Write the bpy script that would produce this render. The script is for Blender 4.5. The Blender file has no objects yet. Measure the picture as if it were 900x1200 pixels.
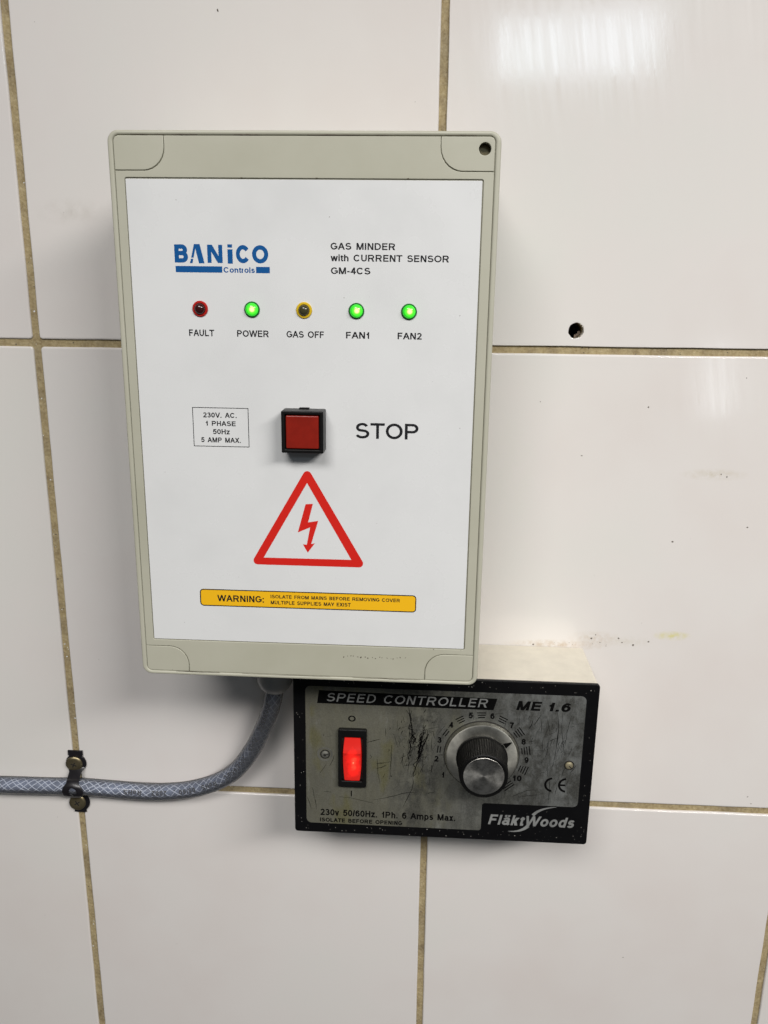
import bpy, bmesh, math, random, json
from mathutils import Matrix, Vector, noise
random.seed(4)
SC = bpy.context.scene
COL = SC.collection
MM = 0.001

# ------------------------------------------------------------------ camera
cam_d = bpy.data.cameras.new('camera')
cam = bpy.data.objects.new('camera', cam_d)
COL.objects.link(cam)
SC.camera = cam
cam_d.sensor_fit = 'HORIZONTAL'
cam_d.sensor_width = 36.0
cam_d.lens = 966.03 / 900.0 * 36.0
cam_d.clip_start = 0.01
cam_d.clip_end = 50.0
cam.matrix_world = Matrix(((0.99841879, -0.02388363, 0.05088709, 0.19695),
                           (0.05530038, 0.25484054, -0.96540052, -0.41057),
                           (0.01008917, 0.96668809, 0.25575836, 0.02547),
                           (0, 0, 0, 1)))
# ------------------------------------------------------------------ world, lamps, exposure
world = bpy.data.worlds.new('World')
SC.world = world
world.use_nodes = True
bg = world.node_tree.nodes['Background']
bg.inputs[0].default_value = (0.95, 0.97, 1.0, 1)
bg.inputs[1].default_value = 0.05


def lamp(name, loc, target, sx, sy, watts, color, spread=180):
    d = bpy.data.lights.new(name, 'AREA')
    d.shape = 'RECTANGLE'
    d.size = sx
    d.size_y = sy
    d.energy = watts
    d.color = color
    d.spread = math.radians(spread)
    o = bpy.data.objects.new(name, d)
    COL.objects.link(o)
    o.location = loc
    o.rotation_euler = (Vector(target) - Vector(loc)).to_track_quat('-Z', 'Y').to_euler()
    return o


lamp('ceiling_tube_light', (1.12, -1.20, 0.82), (0.35, 0, -0.25), 0.95, 0.16, 3.9, (1.0, 0.965, 0.93), 66)
lamp('overhead_fill_light', (-0.05, -1.45, 1.10), (0.30, 0, -0.26), 0.9, 0.45, 4.0, (1.0, 0.975, 0.95), 72)  # added soft fill from above, no lamp known there
lamp('window_light', (0.485, -1.50, 0.535), (0.26, 0, 0.13), 0.33, 0.105, 0.90, (0.74, 0.88, 1.0))
lamp('window_strip_light', (0.848, -1.50, -0.155), (0.34, 0, -0.02), 0.06, 0.16, 0.13, (0.86, 0.94, 1.0))
vs = SC.view_settings
vs.view_transform = 'Standard'
vs.look = 'None'
vs.exposure = -0.10
vs.gamma = 1.0
vs.use_curve_mapping = False

# ------------------------------------------------------------------ node helpers


def new_mat(name):
    m = bpy.data.materials.new(name)
    m.use_nodes = True
    nt = m.node_tree
    return m, nt, nt.nodes['Principled BSDF']


def N(nt, t, **kw):
    n = nt.nodes.new(t)
    for k, v in kw.items():
        if k.startswith('i_'):
            n.inputs[k[2:].replace('_', ' ')].default_value = v
        else:
            setattr(n, k, v)
    return n


def L(nt, a, b):
    nt.links.new(a, b)


def noise_tex(nt, scale, detail=4, rough=0.6, vec=None, stretch=None, coord='Object', tilt=0.0):
    tc = N(nt, 'ShaderNodeTexCoord')
    src = tc.outputs[coord] if vec is None else vec
    if stretch:
        mp = N(nt, 'ShaderNodeMapping')
        mp.inputs['Scale'].default_value = stretch
        if tilt:
            rt = N(nt, 'ShaderNodeMapping')
            rt.inputs['Rotation'].default_value = (0, tilt, 0)
            L(nt, src, rt.inputs['Vector'])
            src = rt.outputs[0]
        L(nt, src, mp.inputs['Vector'])
        src = mp.outputs[0]
    n = N(nt, 'ShaderNodeTexNoise')
    n.inputs['Scale'].default_value = scale
    n.inputs['Detail'].default_value = detail
    n.inputs['Roughness'].default_value = rough
    L(nt, src, n.inputs['Vector'])
    return n.outputs['Fac']


def ramp(nt, fac, stops):
    r = N(nt, 'ShaderNodeValToRGB')
    cr = r.color_ramp
    while len(cr.elements) < len(stops):
        cr.elements.new(0.5)
    for e, (p, c) in zip(cr.elements, stops):
        e.position = p
        e.color = c if len(c) == 4 else (*c, 1)
    L(nt, fac, r.inputs[0])
    return r.outputs[0]


def mixc(nt, fac, a, b, mode='MIX'):
    m = N(nt, 'ShaderNodeMix', data_type='RGBA', blend_type=mode)
    for sock, v in ((m.inputs[0], fac), (m.inputs[6], a), (m.inputs[7], b)):
        if hasattr(v, 'links') or isinstance(v, bpy.types.NodeSocket):
            L(nt, v, sock)
        else:
            sock.default_value = v if not isinstance(v, tuple) else (*v, 1)[:4]
    return m.outputs[2]


def math_n(nt, op, a, b=0.0, c=None, clamp=False):
    m = N(nt, 'ShaderNodeMath', operation=op, use_clamp=clamp)
    for i, v in enumerate((a, b, c)):
        if v is None:
            continue
        if isinstance(v, bpy.types.NodeSocket):
            L(nt, v, m.inputs[i])
        else:
            m.inputs[i].default_value = v
    return m.outputs[0]


def bump(nt, bsdf, h, strength, dist):
    b = N(nt, 'ShaderNodeBump')
    b.inputs['Strength'].default_value = strength
    b.inputs['Distance'].default_value = dist
    L(nt, h, b.inputs['Height'])
    L(nt, b.outputs[0], bsdf.inputs['Normal'])
    return b


def simple(name, col, rough=0.5, metal=0.0, var=0.0, bscale=0, bdist=0.00005, spec=0.5, coat=0.0):
    m, nt, b = new_mat(name)
    b.inputs['Roughness'].default_value = rough
    b.inputs['Metallic'].default_value = metal
    b.inputs['Specular IOR Level'].default_value = spec
    b.inputs['Coat Weight'].default_value = coat
    b.inputs['Base Color'].default_value = (*col, 1)
    if var:
        f = noise_tex(nt, 120, 5, 0.65)
        L(nt, ramp(nt, f, [(0.3, tuple(c * (1 - var) for c in col)), (0.7, tuple(min(1, c * (1 + var)) for c in col))]), b.inputs['Base Color'])
    if bscale:
        bump(nt, b, noise_tex(nt, bscale, 3), 0.5, bdist)
    return m


def spots(nt, col, lst):
    """stains and painted-in light or shade, each with its own shape, at world positions: (x,z in mm, rx, rz, colour, amount, noise scale)"""
    geo = N(nt, 'ShaderNodeNewGeometry')
    for (x, z, rx, rz, c, amt, ns) in lst:
        mp = N(nt, 'ShaderNodeMapping')
        mp.vector_type = 'POINT'
        mp.inputs['Location'].default_value = (-x / rx, 0, -z / rz)
        mp.inputs['Scale'].default_value = (1000 / rx, 0, 1000 / rz)
        L(nt, geo.outputs['Position'], mp.inputs[0])
        ln = N(nt, 'ShaderNodeVectorMath', operation='LENGTH')
        L(nt, mp.outputs[0], ln.inputs[0])
        nz = noise_tex(nt, ns, 6, 0.7, vec=geo.outputs['Position'])
        d = math_n(nt, 'SUBTRACT', 1.0, ln.outputs['Value'], clamp=True)
        k = math_n(nt, 'MULTIPLY', d, math_n(nt, 'MULTIPLY_ADD', nz, 4.0, -1.5, clamp=True))
        k = math_n(nt, 'MULTIPLY', k, amt, clamp=True)
        col = mixc(nt, k, col, c)
    return col


# ------------------------------------------------------------------ materials
def mat_tile():
    m, nt, b = new_mat('glazed_tile')
    oi = N(nt, 'ShaderNodeObjectInfo')
    geo = N(nt, 'ShaderNodeNewGeometry')
    n1 = noise_tex(nt, 7, 4, 0.6, vec=geo.outputs['Position'])
    base = ramp(nt, n1, [(0.3, (0.672, 0.632, 0.607)), (0.5, (0.695, 0.668, 0.645)), (0.7, (0.68, 0.672, 0.642))])
    tint = ramp(nt, oi.outputs['Random'], [(0.0, (0.97, 0.97, 0.975)), (1.0, (1.0, 1.0, 0.99))])
    base = mixc(nt, 1.0, base, tint, 'MULTIPLY')
    grime = noise_tex(nt, 260, 8, 0.75, vec=geo.outputs['Position'])
    g = ramp(nt, grime, [(0.66, (0, 0, 0)), (0.80, (1, 1, 1))])
    base = mixc(nt, math_n(nt, 'MULTIPLY', g, 0.10), base, (0.40, 0.36, 0.30))
    base = spots(nt, base, [
        (268, -154, 30, 3.2, (0.45, 0.34, 0.22), 0.8, 300),
        (288, -150, 16, 5.0, (0.48, 0.38, 0.26), 0.5, 420),
        (305, -151, 14, 3.5, (0.5, 0.45, 0.33), 0.35, 380),
        (328, -147, 11, 3.0, (0.62, 0.58, 0.24), 1.4, 150),
        (340, -60, 18, 3.5, (0.52, 0.47, 0.36), 0.7, 300),
        (24, 62, 22, 7.0, (0.50, 0.47, 0.43), 0.5, 120),  # painted shadow edge beyond the box's upper left corner
        (240, -60, 14, 30, (0.66, 0.66, 0.61), 0.8, 60)])  # greenish light bounced off the box side, put into the glaze colour
    L(nt, base, b.inputs['Base Color'])
    # wipe marks and waviness of the glaze
    wav = noise_tex(nt, 9, 2, 0.5, vec=geo.outputs['Position'])
    streak = noise_tex(nt, 330, 4, 0.65, vec=geo.outputs['Position'], stretch=(1.0, 1.0, 0.05), tilt=0.17)
    peel = noise_tex(nt, 420, 2, 0.5, vec=geo.outputs['Position'])
    h = math_n(nt, 'ADD', math_n(nt, 'MULTIPLY', wav, 0.6), math_n(nt, 'MULTIPLY', streak, 0.012))
    h = math_n(nt, 'ADD', h, math_n(nt, 'MULTIPLY', peel, 0.010))
    bump(nt, b, h, 1.0, 0.0008)
    L(nt, ramp(nt, streak, [(0.35, (0.06,) * 3), (0.65, (0.15,) * 3)]), b.inputs['Roughness'])
    b.inputs['Specular IOR Level'].default_value = 0.5
    return m


def mat_grout():
    m, nt, b = new_mat('old_grout')
    f = noise_tex(nt, 95, 8, 0.7)
    c = ramp(nt, f, [(0.28, (0.12, 0.08, 0.03)), (0.42, (0.31, 0.225, 0.095)), (0.58, (0.43, 0.335, 0.16)), (0.75, (0.54, 0.45, 0.27))])
    st = ramp(nt, noise_tex(nt, 28, 5, 0.7), [(0.48, (0, 0, 0)), (0.64, (1, 1, 1))])
    c = mixc(nt, math_n(nt, 'MULTIPLY', st, 0.55), c, (0.13, 0.095, 0.05))
    f2 = noise_tex(nt, 700, 4, 0.7)
    c = mixc(nt, 0.35, c, ramp(nt, f2, [(0.3, (0.10, 0.08, 0.045)), (0.7, (0.50, 0.45, 0.33))]))
    L(nt, c, b.inputs['Base Color'])
    b.inputs['Roughness'].default_value = 0.85
    bump(nt, b, f2, 0.9, 0.0006)
    return m


def mat_enclosure():
    m, nt, b = new_mat('aged_grey_plastic')
    f = noise_tex(nt, 22, 5, 0.6)
    c = ramp(nt, f, [(0.3, (0.395, 0.39, 0.31)), (0.7, (0.44, 0.435, 0.355))])
    g = noise_tex(nt, 320, 8, 0.8)
    c = mixc(nt, math_n(nt, 'MULTIPLY', ramp(nt, g, [(0.68, (0, 0, 0)), (0.82, (1, 1, 1))]), 0.4), c, (0.16, 0.13, 0.09))
    L(nt, c, b.inputs['Base Color'])
    b.inputs['Roughness'].default_value = 0.42
    bump(nt, b, noise_tex(nt, 2600, 2, 0.5), 0.25, 0.00005)
    return m


def mat_faceplate():
    m, nt, b = new_mat('worn_silver_label')
    tc = N(nt, 'ShaderNodeTexCoord')
    sep = N(nt, 'ShaderNodeSeparateXYZ')
    L(nt, tc.outputs['Object'], sep.inputs[0])
    ob = tc.outputs['Object']
    # left part yellowed, right part bare grey
    lr = math_n(nt, 'MULTIPLY_ADD', sep.outputs['X'], 14.0, 0.42, clamp=True)
    n1 = noise_tex(nt, 38, 5, 0.65, vec=ob, stretch=(1, 1, 0.6))
    k = math_n(nt, 'ADD', lr, math_n(nt, 'MULTIPLY_ADD', n1, 1.2, -0.6), clamp=True)
    base = mixc(nt, k, (0.165, 0.16, 0.118), (0.180, 0.19, 0.19))
    yel = ramp(nt, noise_tex(nt, 60, 3, 0.5, vec=ob, stretch=(1.6, 1, 0.7)), [(0.55, (0, 0, 0)), (0.66, (1, 1, 1))])
    yk = math_n(nt, 'MULTIPLY', yel, math_n(nt, 'MULTIPLY', math_n(nt, 'SUBTRACT', 1.0, lr, clamp=True), 0.75))
    base = mixc(nt, yk, base, (0.15, 0.14, 0.05))
    # vertical rub marks
    st = noise_tex(nt, 420, 6, 0.75, vec=ob, stretch=(1.0, 1.0, 0.12))
    sk = ramp(nt, st, [(0.50, (0, 0, 0)), (0.72, (1, 1, 1))])
    base = mixc(nt, math_n(nt, 'MULTIPLY', sk, math_n(nt, 'MULTIPLY_ADD', lr, 0.30, 0.22)), base, (0.06, 0.06, 0.055))
    bl = noise_tex(nt, 150, 8, 0.7, vec=ob, stretch=(1, 1, 0.7))
    bk = ramp(nt, bl, [(0.42, (0, 0, 0)), (0.58, (1, 1, 1))])
    # grime gathers towards the top middle and the right half
    gx = math_n(nt, 'MULTIPLY_ADD', sep.outputs['Z'], 16.0, 0.15, clamp=True)
    gm = math_n(nt, 'MAXIMUM', math_n(nt, 'MULTIPLY', gx, math_n(nt, 'MULTIPLY_ADD', sep.outputs['X'], 40, 1.6, clamp=True)), math_n(nt, 'MULTIPLY', lr, 0.95))
    band = math_n(nt, 'SUBTRACT', 1.0, math_n(nt, 'MULTIPLY', math_n(nt, 'ABSOLUTE', math_n(nt, 'ADD', sep.outputs['X'], 0.010)), 42.0), clamp=True)
    gm = math_n(nt, 'MAXIMUM', gm, math_n(nt, 'MULTIPLY', band, 1.0))
    gm = math_n(nt, 'MAXIMUM', gm, 0.2)
    base = mixc(nt, math_n(nt, 'MULTIPLY', bk, math_n(nt, 'MULTIPLY', gm, 0.9)), base, (0.022, 0.022, 0.021))
    sm = noise_tex(nt, 75, 7, 0.72, vec=ob, stretch=(1.5, 1, 0.35))
    smk = ramp(nt, sm, [(0.44, (0, 0, 0)), (0.62, (1, 1, 1))])
    base = mixc(nt, math_n(nt, 'MULTIPLY', smk, math_n(nt, 'MULTIPLY', gm, 0.6)), base, (0.02, 0.02, 0.019))
    pale = ramp(nt, noise_tex(nt, 240, 6, 0.75, vec=ob, stretch=(1, 1, 0.3)), [(0.58, (0, 0, 0)), (0.70, (1, 1, 1))])
    base = mixc(nt, math_n(nt, 'MULTIPLY', pale, 0.30), base, (0.32, 0.33, 0.32))
    fine = noise_tex(nt, 1800, 4, 0.7, vec=ob)
    base = mixc(nt, 0.25, base, ramp(nt, fine, [(0.35, (0.05, 0.05, 0.04)), (0.65, (0.22, 0.22, 0.19))]))
    L(nt, base, b.inputs['Base Color'])
    b.inputs['Metallic'].default_value = 0.35
    L(nt, ramp(nt, bl, [(0.3, (0.34,) * 3), (0.7, (0.6,) * 3)]), b.inputs['Roughness'])
    bump(nt, b, st, 0.5, 0.0001)
    return m


def mat_black_plate():
    m, nt, b = new_mat('scuffed_black_plastic')
    f = noise_tex(nt, 500, 7, 0.8)
    c = ramp(nt, f, [(0.60, (0.004, 0.004, 0.0045)), (0.72, (0.012, 0.012, 0.012)), (0.80, (0.12, 0.12, 0.11))])
    L(nt, c, b.inputs['Base Color'])
    L(nt, ramp(nt, noise_tex(nt, 90, 5, 0.6), [(0.3, (0.24,) * 3), (0.7, (0.42,) * 3)]), b.inputs['Roughness'])
    b.inputs['Specular IOR Level'].default_value = 0.18
    bump(nt, b, noise_tex(nt, 1500, 3), 0.3, 0.00005)
    return m


def mat_spun(name, col, dirt, rough=0.28, center=(0, 0)):
    """turned metal: fine circular grooves round the part's own axis"""
    m, nt, b = new_mat(name)
    tc = N(nt, 'ShaderNodeTexCoord')
    n = noise_tex(nt, 170, 6, 0.7)
    c = ramp(nt, n, [(0.38, tuple(x * dirt for x in col)), (0.6, col)])
    L(nt, c, b.inputs['Base Color'])
    b.inputs['Metallic'].default_value = 1.0
    b.inputs['Roughness'].default_value = rough
    b.inputs['Anisotropic'].default_value = 0.7
    tg = N(nt, 'ShaderNodeTangent', direction_type='RADIAL', axis='Y')
    L(nt, tg.outputs[0], b.inputs['Tangent'])
    mp = N(nt, 'ShaderNodeMapping')
    mp.inputs['Scale'].default_value = (1, 0, 1)
    L(nt, tc.outputs['Object'], mp.inputs[0])
    ln = N(nt, 'ShaderNodeVectorMath', operation='LENGTH')
    L(nt, mp.outputs[0], ln.inputs[0])
    w = N(nt, 'ShaderNodeTexNoise', noise_dimensions='1D')
    w.inputs['Scale'].default_value = 5000
    L(nt, ln.outputs['Value'], w.inputs['W'])
    bump(nt, b, w.outputs['Fac'], 0.12, 0.00005)
    return m


def mat_led_lit():
    m, nt, b = new_mat('green_led_lit')
    tc = N(nt, 'ShaderNodeTexCoord')
    mp = N(nt, 'ShaderNodeMapping')
    mp.inputs['Scale'].default_value = (1, 0, 1)
    mp.inputs['Location'].default_value = (-0.00035, 0, -0.0001)
    L(nt, tc.outputs['Object'], mp.inputs[0])
    ln = N(nt, 'ShaderNodeVectorMath', operation='LENGTH')
    L(nt, mp.outputs[0], ln.inputs[0])
    f = math_n(nt, 'MULTIPLY', ln.outputs['Value'], 1 / 0.0030, clamp=True)
    col = ramp(nt, f, [(0.0, (1.0, 1.0, 0.55)), (0.22, (0.85, 1.0, 0.30)), (0.42, (0.10, 0.85, 0.03)), (0.75, (0.010, 0.40, 0.008)), (1.0, (0.0, 0.12, 0.0))])
    b.inputs['Base Color'].default_value = (0.02, 0.25, 0.02, 1)
    b.inputs['Roughness'].default_value = 0.15
    L(nt, col, b.inputs['Emission Color'])
    b.inputs['Emission Strength'].default_value = 1.55
    return m


def mat_rocker():
    m, nt, b = new_mat('lit_red_rocker')
    tc = N(nt, 'ShaderNodeTexCoord')
    mp = N(nt, 'ShaderNodeMapping')
    mp.inputs['Location'].default_value = (-0.9, 0, 0.55)
    mp.inputs['Scale'].default_value = (1000 / 4.2, 0, 1000 / 9.5)
    L(nt, tc.outputs['Object'], mp.inputs[0])
    mp.inputs['Location'].default_value = (-0.12, 0, 0.22)
    ln = N(nt, 'ShaderNodeVectorMath', operation='LENGTH')
    L(nt, mp.outputs[0], ln.inputs[0])
    nz = noise_tex(nt, 260, 3, 0.5)
    f = math_n(nt, 'ADD', ln.outputs['Value'], math_n(nt, 'MULTIPLY_ADD', nz, 1.1, -0.55), clamp=True)
    col = ramp(nt, f, [(0.0, (1.0, 0.42, 0.22)), (0.10, (1.0, 0.07, 0.035)), (0.42, (0.86, 0.014, 0.009)), (0.75, (0.55, 0.008, 0.006)), (1.0, (0.26, 0.005, 0.004))])
    b.inputs['Base Color'].default_value = (0.45, 0.015, 0.01, 1)
    b.inputs['Roughness'].default_value = 0.25
    L(nt, col, b.inputs['Emission Color'])
    b.inputs['Emission Strength'].default_value = 1.0
    return m


def mat_clear():
    m = bpy.data.materials.new('clear_pvc')
    m.use_nodes = True
    nt = m.node_tree
    nt.nodes.clear()
    out = N(nt, 'ShaderNodeOutputMaterial')
    tr = N(nt, 'ShaderNodeBsdfTransparent')
    tr.inputs[0].default_value = (0.93, 0.94, 0.96, 1)
    gl = N(nt, 'ShaderNodeBsdfGlossy')
    gl.inputs['Roughness'].default_value = 0.12
    df = N(nt, 'ShaderNodeBsdfDiffuse')
    df.inputs[0].default_value = (0.6, 0.62, 0.68, 1)
    fr = N(nt, 'ShaderNodeFresnel')
    fr.inputs[0].default_value = 1.45
    a = N(nt, 'ShaderNodeMixShader')
    a.inputs[0].default_value = 0.10
    L(nt, tr.outputs[0], a.inputs[1])
    L(nt, df.outputs[0], a.inputs[2])
    bmx = N(nt, 'ShaderNodeMixShader')
    L(nt, fr.outputs[0], bmx.inputs[0])
    L(nt, a.outputs[0], bmx.inputs[1])
    L(nt, gl.outputs[0], bmx.inputs[2])
    L(nt, bmx.outputs[0], out.inputs[0])
    return m


def mat_label():
    m, nt, b = new_mat('white_label_film')
    n = noise_tex(nt, 26, 6, 0.62)
    c = ramp(nt, n, [(0.32, (0.645, 0.655, 0.655)), (0.5, (0.67, 0.68, 0.68)), (0.7, (0.68, 0.69, 0.69))])
    g = noise_tex(nt, 75, 8, 0.8)
    c = mixc(nt, math_n(nt, 'MULTIPLY', ramp(nt, g, [(0.64, (0, 0, 0)), (0.82, (1, 1, 1))]), 0.18), c, (0.45, 0.43, 0.37))
    L(nt, c, b.inputs['Base Color'])
    L(nt, ramp(nt, n, [(0.35, (0.14,) * 3), (0.62, (0.34,) * 3)]), b.inputs['Roughness'])
    bump(nt, b, noise_tex(nt, 14, 2, 0.5), 0.5, 0.0006)
    return m


M = dict(
    tile=mat_tile(), grout=mat_grout(), enclosure=mat_enclosure(), plate=mat_faceplate(), black=mat_black_plate(),
    masonry=simple('drilled_masonry', (0.16, 0.12, 0.09), 0.95, var=0.4, bscale=600, bdist=0.001),
    groove=simple('groove_plastic', (0.22, 0.21, 0.155), 0.6),
    label=mat_label(), chip=simple('chipped_biscuit', (0.62, 0.55, 0.45), 0.9, var=0.2),
    ink=simple('black_ink', (0.012, 0.012, 0.014), 0.35),
    faded=simple('worn_black_ink', (0.003, 0.003, 0.003), 0.6, spec=0.04),
    silver_ink=simple('silver_print', (0.19, 0.195, 0.19), 0.45, var=0.25),
    blue=simple('blue_ink', (0.004, 0.082, 0.27), 0.3),
    red_ink=simple('red_ink', (0.60, 0.018, 0.012), 0.3),
    amber=simple('amber_ink', (0.83, 0.46, 0.012), 0.3),
    white_body=simple('dusty_white_plastic', (0.66, 0.62, 0.53), 0.5, var=0.06, bscale=400),
    button_black=simple('button_black_plastic', (0.005, 0.005, 0.005), 0.4, var=0.2, spec=0.2),
    button_red=simple('red_button_cap', (0.215, 0.011, 0.005), 0.3, var=0.16),
    led_red=simple('red_led_flange', (0.40, 0.016, 0.012), 0.2),
    led_dark=simple('unlit_red_led', (0.035, 0.006, 0.006), 0.12),
    led_yellow=simple('yellow_led_flange', (0.62, 0.42, 0.02), 0.2),
    led_olive=simple('unlit_yellow_led', (0.05, 0.048, 0.02), 0.12),
    led_green=simple('green_led_flange', (0.006, 0.13, 0.015), 0.2),
    led_lit=mat_led_lit(), rocker=mat_rocker(),
    dial=mat_spun('spun_aluminium_dial', (0.95, 0.93, 0.82), 0.72, 0.36), cap=mat_spun('spun_aluminium_cap', (0.95, 0.93, 0.86), 0.38, 0.33),
    knob=simple('knurled_black_plastic', (0.0035, 0.0035, 0.0035), 0.5, var=0.2, spec=0.14),
    screw=simple('dull_yellow_screw', (0.22, 0.185, 0.11), 0.38, metal=0.85, var=0.35),
    bright_screw=simple('brassy_screw', (0.62, 0.55, 0.36), 0.35, metal=0.8, var=0.2),
    grey_screw=simple('grey_screw', (0.25, 0.25, 0.22), 0.4, metal=0.7, var=0.3),
    slot=simple('dark_recess', (0.008, 0.007, 0.005), 0.8),
    strap=simple('black_coated_band', (0.010, 0.009, 0.011), 0.30, var=0.3),
    clear=mat_clear(), core=simple('slate_blue_cable', (0.115, 0.138, 0.195), 0.35, var=0.5),
    braid=simple('pale_braid_thread', (0.62, 0.66, 0.74), 0.2),
    gland=simple('grey_translucent_gland', (0.27, 0.27, 0.265), 0.35),
    dirt=simple('dark_dirt', (0.09, 0.075, 0.055), 0.9), dust=simple('pale_scuff', (0.30, 0.29, 0.26), 0.8),
)

# ------------------------------------------------------------------ object helpers


def tag(o, label=None, cat=None, group=None, kind=None):
    for k, v in (('label', label), ('category', cat), ('group', group), ('kind', kind)):
        if v:
            o[k] = v
    return o


def empty(name, x, z, rot=0.0, depth=0.0):
    o = bpy.data.objects.new(name, None)
    o.empty_display_size = 0.02
    COL.objects.link(o)
    o.location = (x * MM, -depth * MM, z * MM)
    o.rotation_euler = (0, -rot, 0)
    return o


def link(name, me, mat, parent=None, smooth=None, loc=(0, 0, 0)):
    """loc and vertices in mm: x right, y into the wall, z up"""
    me.materials.clear()
    me.materials.append(mat)
    o = bpy.data.objects.new(name, me)
    COL.objects.link(o)
    o.parent = parent
    o.location = tuple(c * MM for c in loc)
    if smooth is not None:
        for p in me.polygons:
            p.use_smooth = True
        me.set_sharp_from_angle(angle=math.radians(smooth))
    return o


def bm_mesh(name, bm, scale=True):
    if scale:
        bmesh.ops.scale(bm, vec=(MM, MM, MM), verts=bm.verts)
    me = bpy.data.meshes.new(name)
    bm.to_mesh(me)
    bm.free()
    return me


def plate_mesh(name, loops, d0, d1, bevel=0.0, offset=0.0, segs=3):
    """filled outlines (x,z in mm) standing from depth d0 to d1 off the wall, rounded edges"""
    cu = bpy.data.curves.new(name, 'CURVE')
    cu.dimensions = '2D'
    cu.fill_mode = 'BOTH'
    for lp in loops:
        sp = cu.splines.new('POLY')
        sp.points.add(len(lp) - 1)
        for p, (x, z) in zip(sp.points, lp):
            p.co = (x, z, 0, 1)
        sp.use_cyclic_u = True
    t = d1 - d0
    cu.extrude = max(0.0, t / 2 - bevel)
    cu.bevel_depth = bevel
    cu.bevel_resolution = segs
    cu.offset = offset - bevel
    ob = bpy.data.objects.new(name, cu)
    COL.objects.link(ob)
    me = bpy.data.meshes.new_from_object(ob)
    bpy.data.objects.remove(ob)
    bpy.data.curves.remove(cu)
    bm = bmesh.new()
    bm.from_mesh(me)
    bpy.data.meshes.remove(me)
    bmesh.ops.remove_doubles(bm, verts=bm.verts, dist=0.002)
    mid = (d0 + d1) / 2
    for v in bm.verts:
        x, y, z = v.co
        v.co = (x, -(mid + z), y)
    return bm_mesh(name, bm)


def plate(name, loops, d0, d1, mat, parent=None, bevel=0.0, offset=0.0, segs=3, loc=(0, 0, 0)):
    me = plate_mesh(name, loops, d0, d1, bevel, offset, segs)
    o = link(name, me, mat, parent, smooth=35 if bevel else None, loc=loc)
    if bevel:
        w = o.modifiers.new('wn', 'WEIGHTED_NORMAL')
        w.keep_sharp = True
    return o


def rrect(x0, z0, x1, z1, r, n=5):
    if r <= 0:
        return [(x0, z0), (x1, z0), (x1, z1), (x0, z1)]
    pts = []
    for cx, cz, a0 in ((x1 - r, z0 + r, -90), (x1 - r, z1 - r, 0), (x0 + r, z1 - r, 90), (x0 + r, z0 + r, 180)):
        for k in range(n + 1):
            a = math.radians(a0 + 90 * k / n)
            pts.append((cx + r * math.cos(a), cz + r * math.sin(a)))
    return pts


def circ(cx, cz, r, n=24, wob=0.0):
    return [(cx + r * (1 + wob * random.uniform(-1, 1)) * math.cos(2 * math.pi * k / n), cz + r * (1 + wob * random.uniform(-1, 1)) * math.sin(2 * math.pi * k / n)) for k in range(n)]


def lathe(name, prof, mat, parent, cx, cz, n=48, smooth=35, flute=None):
    """prof: list of (radius, depth) from wall side to front; closed on the axis"""
    bm = bmesh.new()
    rings = []
    for r, d in prof:
        if r < 1e-6:
            rings.append([bm.verts.new((0, -d, 0))])
        else:
            ring = []
            for k in range(n):
                a = 2 * math.pi * k / n
                rr = r
                if flute and flute[0] <= d <= flute[1]:
                    rr = r - (flute[2] if k % 2 else 0)
                ring.append(bm.verts.new((rr * math.cos(a), -d, rr * math.sin(a))))
            rings.append(ring)
    for a, b in zip(rings, rings[1:]):
        for k in range(n):
            k2 = (k + 1) % n
            if len(a) == 1 and len(b) == 1:
                continue
            if len(a) == 1:
                bm.faces.new((a[0], b[k2], b[k]))
            elif len(b) == 1:
                bm.faces.new((a[k], a[k2], b[0]))
            else:
                bm.faces.new((a[k], a[k2], b[k2], b[k]))
    bmesh.ops.recalc_face_normals(bm, faces=bm.faces)
    me = bm_mesh(name, bm)
    return link(name, me, mat, parent, smooth=smooth, loc=(cx, 0, cz))


def ribbon_loop(pts, w):
    """closed outline of a tapered stroke"""
    n = len(pts)
    Lf, R = [], []
    for i, (x, z) in enumerate(pts):
        a = pts[max(0, i - 1)]
        b = pts[min(n - 1, i + 1)]
        dx, dz = b[0] - a[0], b[1] - a[1]
        l = math.hypot(dx, dz) or 1
        t = i / (n - 1)
        ww = w * 0.5 * (math.sin(math.pi * min(max(t, 0.08), 0.92)) ** 0.5) * random.uniform(0.55, 1.0)
        Lf.append((x - dz / l * ww, z + dx / l * ww))
        R.append((x + dz / l * ww, z - dx / l * ww))
    return Lf + R[::-1]


def resample(pts, n):
    out = []
    m = len(pts) - 1
    for k in range(n + 1):
        t = k / n * m
        i = min(int(t), m - 1)
        f = t - i
        p0 = pts[max(0, i - 1)]
        p1, p2 = pts[i], pts[i + 1]
        p3 = pts[min(m, i + 2)]
        out.append(tuple(0.5 * (2 * p1[c] + (p2[c] - p0[c]) * f + (2 * p0[c] - 5 * p1[c] + 4 * p2[c] - p3[c]) * f * f + (3 * p1[c] - p0[c] - 3 * p2[c] + p3[c]) * f ** 3) for c in range(len(p1))))
    return out


def loops_mesh_fan(name, loops, d, mat, parent, kind=None):
    """thin printed or scratched marks: many small outlines joined in one mesh, each with real thickness"""
    bm = bmesh.new()
    for lp in loops:
        n = len(lp)
        h = n // 2
        top = [bm.verts.new((x, -d, z)) for x, z in lp]
        for i in range(h - 1):
            j = n - 1 - i
            try:
                bm.faces.new((top[i], top[i + 1], top[j - 1], top[j]))
            except ValueError:
                pass
    bmesh.ops.recalc_face_normals(bm, faces=bm.faces)
    o = link(name, bm_mesh(name, bm), mat, parent)
    if kind:
        o['kind'] = kind
    return o


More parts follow.
